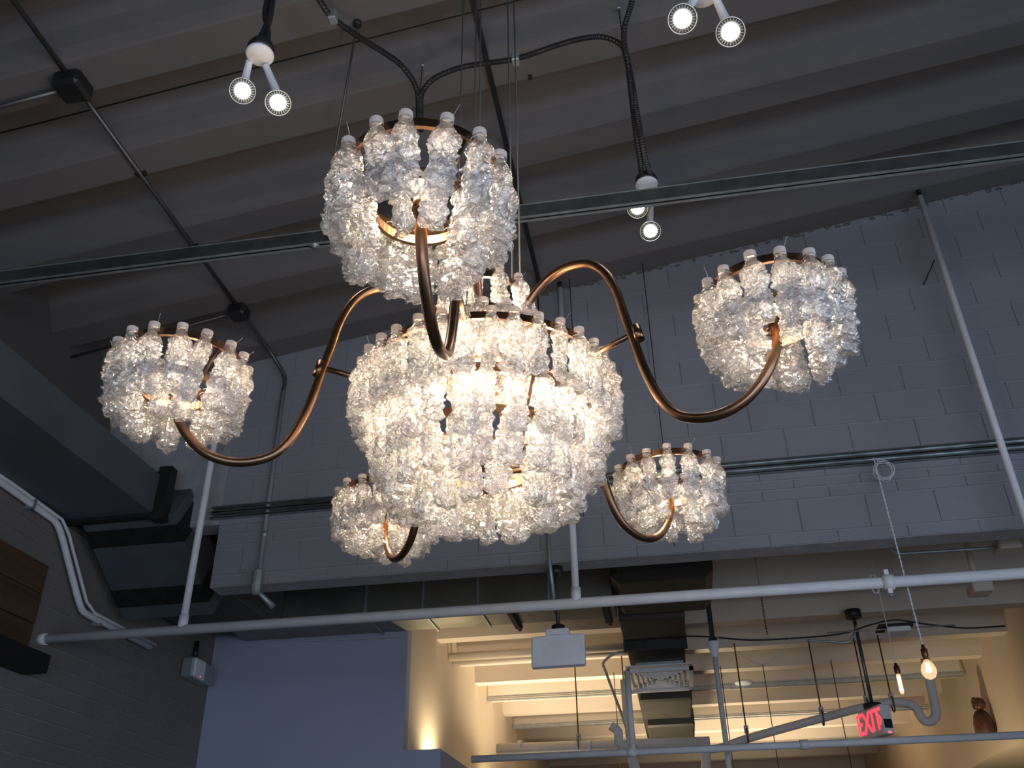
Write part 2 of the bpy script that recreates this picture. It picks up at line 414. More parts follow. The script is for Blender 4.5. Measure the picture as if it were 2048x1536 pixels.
struct('wall_bulkhead', bk, M_bulk)

# ================================================================== ducts
D = thing('air_duct', 'long dark wrapped rectangular air duct along left wall under ceiling', 'duct', (-3.6, 5.18, 2.41))
obj('duct_body', MB().box(-3.885, -3.25, YB+.3, 5.16, 2.41, 2.69, .01), M_wrap, D)
obj('end_flange', MB().box(-3.885, -3.2, 5.13, 5.19, 2.385, 2.71).box(-3.26, -3.17, 5.12, 5.2, 2.36, 2.74), M_tape, D)
slope = [(-3.80,5.2,2.40),(-3.13,5.2,2.40),(-3.12,5.92,1.95),(-3.80,5.92,1.95)]
def slab(a, b, t=.30, lift=0.0, wide=0.0):
    P = []
    for s in (a, b):
        l = Vector(slope[0]).lerp(Vector(slope[3]), s); r = Vector(slope[1]).lerp(Vector(slope[2]), s)
        P.append((l, r))
    n = Vector((0, -.53, -.85))
    bt = [P[0][0]+n*lift+Vector((-wide,0,0)), P[0][1]+n*lift+Vector((wide,0,0)), P[1][1]+n*lift+Vector((wide,0,0)), P[1][0]+n*lift+Vector((-wide,0,0))]
    return MB().hexa(bt + [p - n*t for p in bt])
obj('sloped_section', slab(-.02, 1.0), M_wrap, D)
obj('mastic_band', slab(.08, .24, .31, .006, .008), M_tape, D)
obj('mastic_band', slab(.68, .86, .31, .006, .008), M_tape, D)
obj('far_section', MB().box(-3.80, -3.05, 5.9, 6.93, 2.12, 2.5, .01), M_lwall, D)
D2 = thing('cross_duct', 'galvanised rectangular duct running crosswise behind the block header wall', 'duct', (-.8, 7.2, 2.2))
obj('duct_body', MB().box(-3.6, -.35, 6.95, 7.48, 2.2, 2.62, .008), M_duct2, D2)
obj('duct_body', MB().box(-.34, .42, 6.55, 7.48, 2.2, 2.62, .06), M_galvd, D2)  # right length of the same duct, its shade put into the darker colour
for x in (-2.35, -1.87, -1.42, -.85): obj('standing_seam', MB().box(x-.008, x+.008, 6.94, 7.5, 2.185, 2.62), M_galv, D2)
for x in (-1.18, -.42): obj('hanger_strap', MB().box(x-.03, x+.03, 6.9, 7.53, 2.17, 2.2).box(x-.006, x+.02, 6.9, 7.53, 2.15, 2.2), M_tape, D2)
D3 = thing('long_duct', 'dark steel duct running away beneath the cream joists', 'duct', (0, 9.5, 2.06))
obj('duct_body', MB().box(-.34, .20, 7.49, 8.15, 2.17, 2.395, .006), M_galvd, D3)
obj('duct_body', MB().box(-.32, .19, 8.15, 13.4, 2.10, 2.395, .006), M_galvd, D3)
obj('seam_flange', MB().box(-.345, .21, 8.12, 8.18, 2.09, 2.38), M_tape, D3)
obj('duct_body', MB().box(-.30, .24, 9.75, 10.7, 1.98, 2.1, .02), M_galvd, D3)
obj('duct_body', MB().box(-.27, .26, 10.7, 12.6, 1.90, 2.1, .02), M_galvd, D3)
DF = thing('ceiling_diffuser', 'square stepped white air grille hanging under the dark duct', 'vent', (-.05, 8.8, 1.94))
obj('neck', MB().box(-.27, .17, 8.62, 9.2, 1.99, 2.12, .004), M_galv, DF)
fx0, fx1, fy0, fy1 = -.35, .24, 8.28, 9.12
fb = MB()
for (a0,a1,b0,b1) in ((fx0,fx0+.035,fy0,fy1),(fx1-.035,fx1,fy0,fy1),(fx0,fx1,fy0,fy0+.035),(fx0,fx1,fy1-.035,fy1)): fb.box(a0,a1,b0,b1,1.935,1.965)
fb.box(fx0, fx1, fy0, fy1, 1.985, 1.995)
obj('frame', fb, M_white, DF)
for k in range(1, 6):
    i = .035 + k*.043; j = i*1.42; s = MB(); t = .01
    for (a0,a1,b0,b1) in ((fx0+i,fx0+i+t,fy0+j,fy1-j),(fx1-i-t,fx1-i,fy0+j,fy1-j),(fx0+i,fx1-i,fy0+j,fy0+j+t),(fx0+i,fx1-i,fy1-j-t,fy1-j)):
        s.box(a0,a1,b0,b1,1.94,1.985)
    obj('louver', s, M_white, DF)

# ================================================================== struts, pipes, conduits
def pipe(name, label, cat, pts, r, m, group=None, seg=14):
    return tag(obj(name, MB().tube(pts, r, seg), m), label, cat, group)
# unistrut across the room below the ceiling
S1 = thing('strut_channel', 'long galvanised double strut channel hung across the room under the ceiling', 'strut', (0, 3.57, 3.2))
mb = MB()
ys, zs = 3.57, 3.2
mb.box(XL, XR, ys-.020, ys+.020, zs+.003, zs+.006).box(XL, XR, ys-.020, ys-.017, zs-.038, zs+.003).box(XL, XR, ys+.017, ys+.020, zs-.038, zs+.003)
obj('channel', mb, M_strut, S1)
mb = MB(); zt = zs+.044
mb.box(XL, XR, ys-.020, ys+.020, zt-.038, zt-.035).box(XL, XR, ys-.020, ys-.017, zt-.035, zt+.003).box(XL, XR, ys+.017, ys+.020, zt-.035, zt+.003)
obj('channel', mb, M_strut, S1)
mb = MB()
for dz in (zs-.041, zt-.002): mb.box(XL, XR, ys-.021, ys-.009, dz, dz+.006).box(XL, XR, ys+.009, ys+.021, dz, dz+.006)
obj('lip', mb, M_galv, S1)  # brighter steel on the lips, highlight lines put into the colour
for x in (-1.63, 2.9):
    obj('washer', MB().lathe([(0.0001,-.012),(.012,-.012),(.012,-.004),(.026,-.004),(.026,0),(.0001,0)], (x, ys, zs-.04)), M_galv, S1)
for (a, b) in (((715,45),(641,470)),):
    p = atc(a[0], a[1], .0); q = at(b[0], b[1], 'z', 3.24)
    obj('hanger_rod', MB().tube([q, p], .006, 8), M_rod, S1); obj('rod_nut', MB().lathe([(.0001,0),(.022,0),(.022,.02),(.0001,.02)], p-Vector((0,0,.02))), M_dark, S1)
for x in (3.3,): obj('hanger_rod', MB().tube([(x, ys, zs), (x, ys, ceilz(x)+.26)], .005, 8), M_rod, S1)
# strut on the wall
mb = MB(); z2 = 2.475
for dz in (-.045, -.002):
    mb.box(-2.95, 3.9, YW-.042, YW-.002, z2+dz, z2+dz+.003).box(-2.95, 3.9, YW-.042, YW-.039, z2+dz, z2+dz+.012).box(-2.95, 3.9, YW-.042, YW-.002, z2+dz+.038, z2+dz+.041)
    mb.box(-2.95, 3.9, YW-.042, YW-.039, z2+dz+.028, z2+dz+.04).box(-2.95, 3.9, YW-.004, YW-.001, z2+dz, z2+dz+.04)
tag(obj('wall_strut', mb, M_strut), 'galvanised strut channel fixed level along the painted block wall', 'strut')
# white sprinkler main with three drops
yp = 5.2
SP = thing('sprinkler_pipe', 'white sprinkler main running level in front of block wall with three risers', 'pipe', (0, yp, 1.63))
obj('main_pipe', MB().tube([(-3.88, yp, 1.625), (4.2, yp, 1.632)], .0315, 18), M_white, SP)
obj('end_cap', MB().tube([(-3.9, yp, 1.625), (-3.85, yp, 1.625)], .037, 18), M_white, SP)
for x, zt_ in ((-2.935, 3.62), (-.475, 3.92), (2.085, 4.36)):
    obj('riser', MB().tube([(x, yp, 1.64), (x, yp, zt_)], .0215 if x > -2 else .023, 14), M_white, SP)
    obj('tee', MB().tube([(x, yp, 1.63), (x, yp, 1.72)], .030, 14), M_white, SP)
    obj('top_fitting', MB().tube([(x, yp, zt_-.02), (x, yp, zt_+.05)], .017, 10), M_dark, SP)
p = at(1776, 1165, 'y', yp)
obj('grooved_coupling', MB().tube([(p.x-.03, yp, 1.63), (p.x+.03, yp, 1.63)], .043, 16).box(p.x-.012, p.x+.012, yp-.014, yp+.014, 1.565, 1.70), M_white, SP)
obj('sprinkler_head', MB().lathe([(.0001,0),(.014,0),(.014,.006),(.004,.008),(.004,.03),(.010,.03),(.010,.05)], (p.x, yp, 1.55)), M_galv, SP)
# brace on the right riser
a = at(1869, 520, 'y', YW-.14); b = at(1847, 570, 'y', YW-.01)
tag(obj('pipe_brace', MB().tube([a, b], .004, 6), M_dark), 'thin dark brace rod from right white riser to the wall', 'brace')
# rigid conduit on the ceiling and down the wall
xc = -2.66
K = thing('conduit_run', 'dark metal conduit crossing ribs at upper left then dropping down wall', 'conduit', (xc, 5.3, 1.9))
zc = ceilz(xc)-.014
obj('conduit', MB().tube([(xc, -3.5, zc), (xc, 2.68, zc)], .0135, 10), M_rod, K)
obj('conduit', MB().tube([(xc, 2.82, zc), (xc, 4.68, zc)], .0135, 10), M_rod, K)
xw = -2.555
obj('conduit', MB().tube(smooth_path([(xc, 4.80, zc), (xc, 5.12, zc), (xc+.03, 5.27, zc-.05), (xw, 5.355, zc-.19), (xw, YW-.02, zc-.32)], 6) , .014, 10), M_rod, K)
obj('wall_drop', MB().tube([(xw, YW-.02, ceilz(xc)-.33), (xw, YW-.02, 2.6), (xw, YW-.02, 2.04)], .015, 10), M_wall, K)
for (bx, by, s) in ((xc, 2.75, .075), (xc, 4.74, .062)):
    obj('junction_box', MB().box(bx-s, bx+s, by-s, by+s, ceilz(bx)-.09, ceilz(bx)+.01, .018), M_dark, K)
for by in (3.43, 4.08): obj('clip', MB().box(xc-.03, xc+.03, by-.03, by-.005, zc-.006, ceilz(xc)+.01), M_dark, K)
obj('conduit', MB().tube([(xc, 2.75, zc-.03), (xc-.5, 2.76, zc-.1), (XL, 2.77, ceilz(XL)-.05)], .013, 8), M_rod, K)
obj('conduit', MB().tube([(xc, 4.74, zc-.02), (xc-.6, 4.76, zc-.12), (XL, 4.78, ceilz(XL)-.05)], .009, 8), M_rod, K)
obj('coupling', MB().tube([(xw, YW-.02, 2.27), (xw, YW-.02, 2.31)], .019, 10), M_galv, K)
pb = at(515, 1163, 'y', YW-.03)
obj('conduit_body', MB().box(pb.x-.032, pb.x+.032, YW-.075, YW-.012, 1.87, 2.05, .022), M_galv, K)
obj('elbow_stub', MB().tube([(pb.x, YW-.04, 1.90), (pb.x+.05, YW-.03, 1.86), (pb.x+.11, YW+.02, 1.80)], [.014,.015,.022], 10), M_galv, K)
# strap running away along the ceiling
mb = MB()
for (y0, y1) in ((-2, 5.3),): mb.box(-.640, -.612, y0, y1, -.02, .0)
for v in mb.v: v.z += ceilz(v.x)
tag(obj('ceiling_strap', mb, M_dark), 'dark flat metal bar crossing the ribs above the chandelier', 'bar')
# small ceiling leftovers
for i, ((px, py), lab) in enumerate((((798, 92), 'small round anchor in ceiling above the cable bend'), ((1060, 152), 'small dark clip left on a rib right of the hanging cables'), ((986//2.56+0, 925/2.56), 'tiny round plug in the ceiling right of the upper conduit'))):
    p = atc(px, py, .0 if i == 1 else .255)
    tag(obj('ceiling_anchor', MB().tube([p-Vector((0,0,.02)), p+Vector((0,0,.02))], .012, 10), M_dark), lab, 'anchor')
for i, (px, py, q, lab) in enumerate(((845, 130, (840, 185), 'short threaded rod holding the forked armoured cable'), (1237, 15, (1245, 75), 'short threaded rod at the top of the twin armoured cables'))):
    p = atc(px, py, .05); b = at(q[0], q[1], 'z', p.z-.32)
    t = thing('threaded_rod', lab, 'rod', b); obj('rod', MB().tube([b, p], .004, 6), M_rod, t)
    obj('nut', MB().lathe([(.0001,0),(.013,0),(.013,.012),(.0001,.012)], p-Vector((0,0,.012)), seg=6), M_galv, t)
for (px, y0, y1, lab) in ((1073, 520, 620, 'thin dark rod hanging behind the crown of the chandelier'), (1134, 478, 655, 'thin cable hanging behind the right arm of the chandelier')):
    a = at(px, y0, 'y', 5.28); tag(obj('hanging_rod', MB().tube([a, (a.x, a.y, 2.2)], .006 if px < 1100 else .003, 6), M_dark), lab, 'rod')
a = at(1284, 520, 'y', 5.3); tag(obj('hanging_wire', MB().tube([(a.x, 5.3, ceilz(a.x)), (a.x, 5.3, 1.97)], .003, 6), M_dark), 'thin dark wire down the wall behind the right arm', 'wire')
a = atc(1990, 40, .26)
obj('cross_joint', MB().prism([(y, 0) for y in (1.0, 3.9)] + [(3.9, .004), (1.0, .004)], a.x, a.x+.012, lambda x: ceilz(x)+.262), M_black, ceil)

# armoured flexible cables
def flex(path, r, pitch=.011):
    P = smooth_path(path, 10); out = []; rr = []; acc = 0; last = P[0]; out.append(P[0]); rr.append(r)
    dense = []
    for i in range(len(P)-1):
        d = (P[i+1]-P[i]).length; n = max(1, int(d/(pitch/2)))
        for k in range(n): dense.append(P[i].lerp(P[i+1], k/n))
    return MB().tube(dense, [r if k % 2 else r*.80 for k in range(len(dense))], 8, smooth=False)
def cpath(pts): return [at(x, y, 'z', z) for x, y, z in pts]
F = thing('armoured_cable', 'black armoured cable pair forking above the nearest bottle cluster', 'cable', at(838, 215, 'z', 3.2))
obj('cable_run', flex(cpath([(600,-60,3.75),(640,2,3.75),(665,35,3.75),(720,75,3.74),(790,120,3.72),(820,152,3.7),(834,180,3.66),(837,205,3.6),(838,260,3.4)]), .016), M_dark, F)
obj('cable_run', flex(cpath([(842,262,3.4),(841,205,3.6),(846,182,3.66),(872,155,3.7),(930,133,3.74),(1030,118,3.8),(1110,92,3.86),(1160,78,3.9),(1205,74,3.9),(1240,88,3.85),(1252,112,3.78),(1258,150,3.7),(1266,220,3.6),(1272,270,3.5),(1280,322,3.44),(1284,358,3.41)]), .016), M_dark, F)
for (x, y, z) in ((666,34,3.75),(1031,118,3.8)):
    p = at(x, y, 'z', z); obj('cable_clamp', MB().box(p.x-.02, p.x+.02, p.y-.025, p.y+.025, p.z-.03, p.z+.03, .006), M_galv, F)
tag(obj('armoured_cable', flex(cpath([(1268,-60,3.9),(1264,2,3.88),(1250,50,3.85),(1248,82,3.82),(1255,120,3.77),(1265,170,3.7),(1272,215,3.6),(1280,262,3.5),(1290,315,3.44),(1302,355,3.41)]), .016), M_dark),
    'black armoured cable dropping straight to the spotlight behind the strut', 'cable')

# ================================================================== spotlights
def spot_lamp(t, plate, face, R, power, down=.45):
    """one PAR lamp turned down and out into the room: swivel arm, finned body, glowing lens in a ribbed rim"""
    face = Vector(face); ax = (-face.normalized() + Vector((0, 0, -down))).normalized(); L_ = R*2.0
    a0 = face - ax*L_*.62; neck = a0 - ax*R*.9
    obj('swivel_arm', MB().tube([Vector(plate), neck, a0+ax*R*.1], [R*.26, R*.36, R*.40], 14), M_white, t)
    obj('lamp_body', MB().lathe([(.0001,0),(R*.42,0),(R*.5,L_*.12),(R*.86,L_*.5),(R*.96,L_*.57),(R*.93,L_*.58),(R*.62,L_*.52),(.0001,L_*.50)], a0, ax, 28), M_dark, t)
    a = ax.orthogonal().normalized(); b = ax.cross(a)
    fin = MB()
    for k in range(26):
        q = 2*math.pi*k/26; d = a*math.cos(q)+b*math.sin(q); n = a*-math.sin(q)+b*math.cos(q)
        p = [a0+d*R*.46+ax*L_*.06, a0+d*R*.98+ax*L_*.56, a0+d*R*.62+ax*L_*.60, a0+d*R*.4+ax*L_*.1]
        fin.hexa([x-n*.0014 for x in p] + [x+n*.0014 for x in p])
    obj('heat_fin', fin, M_galv, t)
    obj('rim', MB().lathe([(R*.97,L_*.56),(R*1.02,L_*.58),(R*1.02,L_*.61),(R*.95,L_*.61),(R*.95,L_*.57)], a0, ax, 32), M_galv, t)
    obj('lens', MB().lathe([(.0001,L_*.66),(R*.3,L_*.655),(R*.52,L_*.63),(R*.60,L_*.59),(R*.6,L_*.5)], a0, ax, 24), E_spot, t)
    l = bpy.data.lights.new('spot_beam', 'SPOT'); l.energy = power; l.color = (1, .90, .78); l.spot_size = math.radians(110); l.spot_blend = 1.0; l.shadow_soft_size = R*.6
    lo = bpy.data.objects.new('spot_beam', l); C.objects.link(lo); lo.parent = t; lo.location = a0+ax*(L_*.68)-t.location
    lo.rotation_euler = ax.to_track_quat('-Z', 'Y').to_euler()
def fixture(lab, plate, zp, lamps, R, PR, power, cable=None):
    p = at(plate[0], plate[1], 'z', zp)
    t = thing('twin_spotlight', lab, 'spotlight', p, 'twin spotlights under the ceiling')
    obj('round_box', MB().lathe([(.0001,.055),(PR*.78,.055),(PR*.98,.03),(PR,0),(.0001,0)], p, seg=24), M_dark, t)
    obj('cover_plate', MB().lathe([(PR*1.0,0),(PR*1.02,-.006),(PR*.9,-.014),(.0001,-.016)], p, seg=28), M_white, t)
    for (n, f) in lamps:
        spot_lamp(t, at(n[0], n[1], 'z', zp-.018), at(f[0], f[1], 'z', f[2]), R, power, f[3])
    return t
F1 = fixture('twin white spotlight left of the nearest bottle cluster', (520,108), 2.74, [((499,122), (485,182,2.60,.15)), ((530,128), (556,206,2.57,.4))], .046, .050, 10)
obj('cable_tail', flex(cpath([(552,-40,3.3),(545,0,3.15),(538,40,2.95),(523,72,2.84),(516,92,2.78)]), .013, .01), M_dark, F1)
obj('cable_tail', flex(cpath([(540,-40,3.3),(534,0,3.15),(530,30,3.0),(536,60,2.87),(535,88,2.78)]), .011, .01), M_dark, F1)
F2 = fixture('twin spotlight half hidden behind the strut right of centre', (1293,368), 3.40, [((1285,378), (1275,416,3.28,.1)), ((1304,380), (1301,463,3.17,.6))], .056, .060, 10)
F3 = fixture('twin spotlight cut by the top edge right of centre', (1407,-14), 3.03, [((1392,-6), (1365,38,2.93,.15)), ((1430,-6), (1461,64,2.90,.2))], .055, .06, 10)
obj('cable_tail', flex(cpath([(1407,-16,3.09),(1405,-40,3.2),(1400,-70,3.5)]), .013, .01), M_dark, F3)

# ================================================================== the chandelier
CX, CY = -.434, 2.23
CH = thing('bottle_chandelier', 'large copper chandelier with five arms shaded by crushed clear plastic bottles', 'chandelier', (CX, CY, .93))
def ring(R, z, cx=CX, cy=CY, r=.0085, n=48):
    pts = [(cx+R*math.cos(2*math.pi*k/n), cy+R*math.sin(2*math.pi*k/n), z) for k in range(n)]
    # flat bar bent on edge
    mb = MB(); vs = []; fs = []; h = .011; t = .0045
    for k in range(n):
        c, s = math.cos(2*math.pi*k/n), math.sin(2*math.pi*k/n)
        for (dr, dz) in ((-t,-h),(t,-h),(t,h),(-t,h)): vs.append((cx+(R+dr)*c, cy+(R+dr)*s, z+dz))
    for k in range(n):
        l = (k+1) % n
        for j in range(4):
            i = (j+1) % 4; fs.append((k*4+j, k*4+i, l*4+i, l*4+j))
    mb.add(vs, fs); return obj('ring', mb, M_copper, CH)
# bottle meshes
def bottle_mesh(seed):
    r_ = random.Random(seed); prof = []
    rings = 34; seg = 24; L_ = .2
    vs = []; fs = []
    ox = r_.uniform(0, 50)
    tw = r_.uniform(-.9, .9); sq = r_.uniform(.62, .95); sa = r_.uniform(0, math.pi)
    bend = (r_.uniform(-.010, .010), r_.uniform(-.010, .010))
    waist = r_.uniform(.085, .125)
    def base_r(h):
        if h < .020: return .0128
        if h < .024: return .0128 + .003
        if h < .028: return .0132
        if h < .066:
            t = (h-.028)/.038; return .0132 + .0185*math.sin(t*math.pi/2)**1.2
        rr = .0318
        rr -= .0045*math.exp(-((h-waist)/.012)**2)
        rr += .0008*math.sin(h*520)
        if h > .185: rr -= .009*((h-.185)/.015)**2
        return rr
    hs = [.014,.020,.0205,.024,.0245,.028] + [.028+.172*((i+1)/(rings-6)) for i in range(rings-6)]
    for i, h in enumerate(hs):
        k_ = min(1, max(0, (h-.04)/.035))
        for j in range(seg):
            q = 2*math.pi*j/seg; r = base_r(h)
            d = Vector((math.cos(q)*2.2+ox, math.sin(q)*2.2, h*42))
            n = noise.noise(d)*.013 + noise.noise(d*2.3)*.008
            rg = 1-abs(noise.noise(d*1.2+Vector((9,3,ox))))*2
            r2 = r*(1-.07*k_) + k_*(n - .004*max(0, rg-.45)*2 + r_.uniform(-.0016, .0016))
            x, y = r2*math.cos(q), r2*math.sin(q)
            ca, sn = math.cos(sa), math.sin(sa); u, v_ = x*ca+y*sn, -x*sn+y*ca
            u *= 1-(1-sq)*k_; v_ *= 1+(1-sq)*.35*k_
            x, y = u*ca-v_*sn, u*sn+v_*ca
            b = (h/L_)**1.6
            vs.append((x+bend[0]*b, y+bend[1]*b, -h + k_*r_.uniform(-.0014, .0014)))
    for i in range(len(hs)-1):
        for j in range(seg):
            l = (j+1) % seg
            a, b, c, d = i*seg+j, i*seg+l, (i+1)*seg+l, (i+1)*seg+j
            if (i+j) % 2: fs += [(a,b,c),(a,c,d)]
            else: fs += [(a,b,d),(b,c,d)]
    n0 = len(hs)-1; ci = len(vs); vs.append((bend[0], bend[1], -.193))
    for j in range(seg): fs.append((n0*seg+j, n0*seg+(j+1) % seg, ci))
    me = bpy.data.meshes.new('bottle'); me.from_pydata(vs, [], fs)
    me.polygons.foreach_set('use_smooth', [vi < 6*seg*2 for vi in range(len(fs))])
    me.materials.append(M_pet); me.update(); return me
BM = [bottle_mesh(100+i) for i in range(12)]
capmb = MB().lathe([(.0001,0),(.0118,0),(.0142,-.0012),(.0147,-.003),(.0147,-.0145),(.0140,-.0155),(.0128,-.0155)], (0,0,0), seg=28, wob=lambda k: 1.0 if k % 2 else .972)
cm = bpy.data.meshes.new('bottle_cap'); cm.from_pydata([tuple(v) for v in capmb.v], [], capmb.f)
cm.polygons.foreach_set('use_smooth', [False]*len(capmb.f)); cm.materials.append(M_cap); cm.update()
rb = random.Random(21)
ties = MB()
def hang(cx, cy, R, z, n, ph=0.0, s0=.92, s1=1.04, tilt=.0, jit=.10, thin=1.0):
    for k in range(n):
        q = 2*math.pi*(k+ph+rb.uniform(-jit, jit))/n
        rr = R+.017
        o = bpy.data.objects.new('bottle', rb.choice(BM)); C.objects.link(o); o.parent = CH
        s = rb.uniform(s0, s1); o.scale = (s*thin, s*thin, s*rb.uniform(.93, 1.03))
        o.location = Vector((cx+rr*math.cos(q), cy+rr*math.sin(q), z+.016+rb.uniform(-.004, .004))) - CH.location
        t = tilt + rb.uniform(-.06, .06)
        Rm = Matrix.Rotation(q, 3, 'Z') @ Matrix.Rotation(-t, 3, 'Y') @ Matrix.Rotation(rb.uniform(-.07, .07), 3, 'X') @ Matrix.Rotation(rb.uniform(0, 6.28), 3, 'Z')
        o.rotation_euler = Rm.to_euler()
        c = bpy.data.objects.new('bottle_cap', cm); C.objects.link(c); c.parent = o
        # nylon tie round neck and ring
        cc = Vector((cx+(R+.010)*math.cos(q), cy+(R+.010)*math.sin(q), z-.006)); d = Vector((math.cos(q), math.sin(q), 0)); e = Vector((-d.y, d.x, 0))
        ties.tube([cc + d*.021*math.cos(w_) + e*.014*math.sin(w_) + Vector((0,0,.004*math.sin(w_+k))) for w_ in [i*math.pi/4 for i in range(8)]], .0007, 4, closed=True)
        if k % 3 == 0:
            p0 = cc + d*.012 + Vector((0,0,.012)); ties.tube([p0, p0+e*.012+Vector((0,0,.012)), p0+e*.02+d*.012+Vector((0,0,.03))], .0006, 4)
TI = -.10
ARM = [(.085,1.46),(.105,1.53),(.149,1.60),(.193,1.643),(.24,1.672),(.30,1.683),(.36,1.668),(.408,1.62),(.44,1.545),(.460,1.45),(.480,1.36),(.505,1.25),(.54,1.155),(.58,1.102),(.63,1.078),(.69,1.072),(.75,1.088),(.80,1.125),(.842,1.18),(.862,1.235),(.865,1.29)]
RA = .865
lights = []
for i in range(5):
    az, ra = [(-20, .838), (54, .866), (125.5, .875), (-161.3, .852), (-88.0, .852)][i]; az = math.radians(az); e = Vector((math.cos(az), math.sin(az), 0)); O = Vector((CX, CY, 0))
    obj('arm', MB().tube(smooth_path([O+e*(r*ra/RA)+Vector((0,0,z)) for r, z in ARM], 5), .0128, 16), M_copper, CH)
    obj('brace', MB().tube([O+e*.350+Vector((0,0,1.352)), O+e*.479+Vector((0,0,1.385))], .0078, 12), M_copper, CH)
    a = O+e*.474+Vector((0,0,1.395)); b = O+e*.484+Vector((0,0,1.352))
    obj('collar', MB().tube([O+e*.4735+Vector((0,0,1.40)), O+e*.482+Vector((0,0,1.355))], .0148, 14), M_copper, CH)
    cx, cy = CX+ra*e.x, CY+ra*e.y
    ring(.160, 1.362, cx, cy); ring(.104, 1.285, cx, cy)
    for k in range(4):       # spokes and upright stays that carry the two hoops
        q = az+math.pi/4+k*math.pi/2; d = Vector((math.cos(q), math.sin(q), 0)); P = Vector((cx, cy, 0))
        obj('stay', MB().tube([P+Vector((0,0,1.285)), P+d*.112+Vector((0,0,1.282)), P+d*.160+Vector((0,0,1.362))], .0042, 8), M_copper, CH)
    obj('lamp_socket', MB().tube([(cx, cy, 1.275), (cx, cy, 1.315)], .018, 14), M_brass, CH)
    obj('bulb', MB().sphere((cx, cy, 1.342), .026, 16, 10), E_bulb, CH)
    ln = [16,15,15,16,15][i]
    hang(cx, cy, .160, 1.362, ln, rb.random(), .93, 1.02, tilt=TI)
    hang(cx, cy, .104, 1.285, 9, rb.random(), .72, .90, tilt=TI, thin=1.12)
    lights.append(((cx, cy, 1.335), 18))
for R, z in ((.350,1.362),(.295,1.242),(.235,1.152),(.15,1.105),(.098,1.692),(.135,1.548)): ring(R, z, n=64)
for k in range(5):       # cage bars of the bowl
    q = math.radians(18+72*k); d = Vector((math.cos(q), math.sin(q), 0)); O = Vector((CX, CY, 0))
    obj('cage_bar', MB().tube([O+d*.098+Vector((0,0,1.70)), O+d*.13+Vector((0,0,1.548)), O+d*.135+Vector((0,0,1.40))], .0075, 10), M_copper, CH)
    obj('cage_bar', MB().tube(smooth_path([O+d*.04+Vector((0,0,1.47)), O+d*.345+Vector((0,0,1.362)), O+d*.295+Vector((0,0,1.242)), O+d*.235+Vector((0,0,1.152)), O+d*.15+Vector((0,0,1.105)), O+d*.03+Vector((0,0,1.08))], 5), .0065, 10), M_copper, CH)
obj('center_post', MB().tube([(CX, CY, 1.05), (CX, CY, 1.56)], .017, 16).tube([(CX, CY, 1.02), (CX, CY, 1.055)], .009, 12), M_copper, CH)
obj('hub', MB().lathe([(.0001,1.44),(.05,1.44),(.058,1.45),(.058,1.475),(.05,1.485),(.0001,1.485)], (CX,CY,0), seg=28), M_copper, CH)
hang(CX, CY, .350, 1.362, 35, .5, .90, 1.03, tilt=-.05)
hang(CX, CY, .295, 1.242, 27, .2, .88, 1.0, tilt=-.08)
hang(CX, CY, .235, 1.152, 21, .3, .90, 1.0, tilt=-.02, thin=1.08)
hang(CX, CY, .15, 1.105, 13, .7, .86, .98, thin=1.12)
hang(CX, CY, .098, 1.70, 10, .45, .94, 1.02, thin=1.0, tilt=.10)
hang(CX, CY, .135, 1.548, 13, .0, .90, 1.0, thin=1.0, tilt=.04)
o = obj('tie_string', ties, M_string, CH); o['kind'] = 'stuff'
for k in range(5):
    q = math.radians(54+72*k); p = (CX+.2*math.cos(q), CY+.2*math.sin(q), 1.27)
    obj('bulb', MB().sphere(p, .03, 16, 10), E_bulb, CH); lights.append((p, 27.0))
obj('bulb', MB().sphere((CX, CY, 1.62), .028, 16, 10), E_bulb, CH); lights.append(((CX, CY, 1.62), 26.0))
pbl = at(1073, 633, 'z', 1.40)
for (p, e_) in lights:
    l = bpy.data.lights.new('chandelier_glow', 'POINT'); l.energy = e_; l.color = (1.0, .76, .50); l.shadow_soft_size = .034
    lo = bpy.data.objects.new('chandelier_glow', l); C.objects.link(lo); lo.parent = CH; lo.location = Vector(p) - CH.location
# suspension cables
for (px, py, q) in ((957, 557, 150), (1025, 561, 20), (1041, 578, -20), (946, 575, 200), (909, 560, 120)):
    p = at(px, py, 'z', 1.70)
    if px == 909: p = Vector((CX-.10, CY+.02, 1.68))
    obj('suspension_cable', MB().tube([p, (p.x+.01*math.cos(q), p.y, ceilz(p.x)+.2)], .0032, 6), M_rod, CH)

# ================================================================== left wall fittings
W = thing('wood_panel', 'dark brown plank panel on the left block wall', 'panel', (-3.88, 4.4, 1.5))
for k in range(3):
    z0 = 1.5 + k*.19
    obj('plank', MB().box(XL+.002, XL+.022+.003*(k % 2), 2.6, 5.085, z0+.003, z0+.187, .002), M_wood, W)
tag(obj('wall_beam', MB().box(XL+.003, XL+.17, 2.6, 5.12, 1.385, 1.495, .004), M_black), 'black square timber ledge below the brown wood panel', 'beam')
p0 = [(-3.86, 3.4, 2.375), (-3.86, 4.482, 2.37), (-3.86, 5.0, 2.35), (-3.855, 5.10, 2.28), (-3.85, 5.44, 1.93), (-3.85, 5.56, 1.885), (-3.85, 6.4, 1.885)]
CP = thing('wall_conduit', 'white painted pipe bending down the left block wall under duct', 'pipe', (-3.86, 5.2, 1.88))
obj('pipe_run', MB().tube(p0[:2]+smooth_path(p0[2:6], 5)+[Vector(p0[6])], .022, 14), M_white, CP)
obj('pipe_run', MB().tube([(x+.01, y+.055, z+.03) for x, y, z in p0], .011, 10), M_white, CP)
for y in (4.75, 5.7): obj('pipe_strap', MB().box(-3.895, -3.835, y-.012, y+.012, 1.85 if y > 5.5 else 2.33, 1.92 if y > 5.5 else 2.4), M_galv, CP)
EL = thing('wall_box', 'small pale box light with red indicator high on left block wall', 'light', (-3.86, 7.15, 1.78))
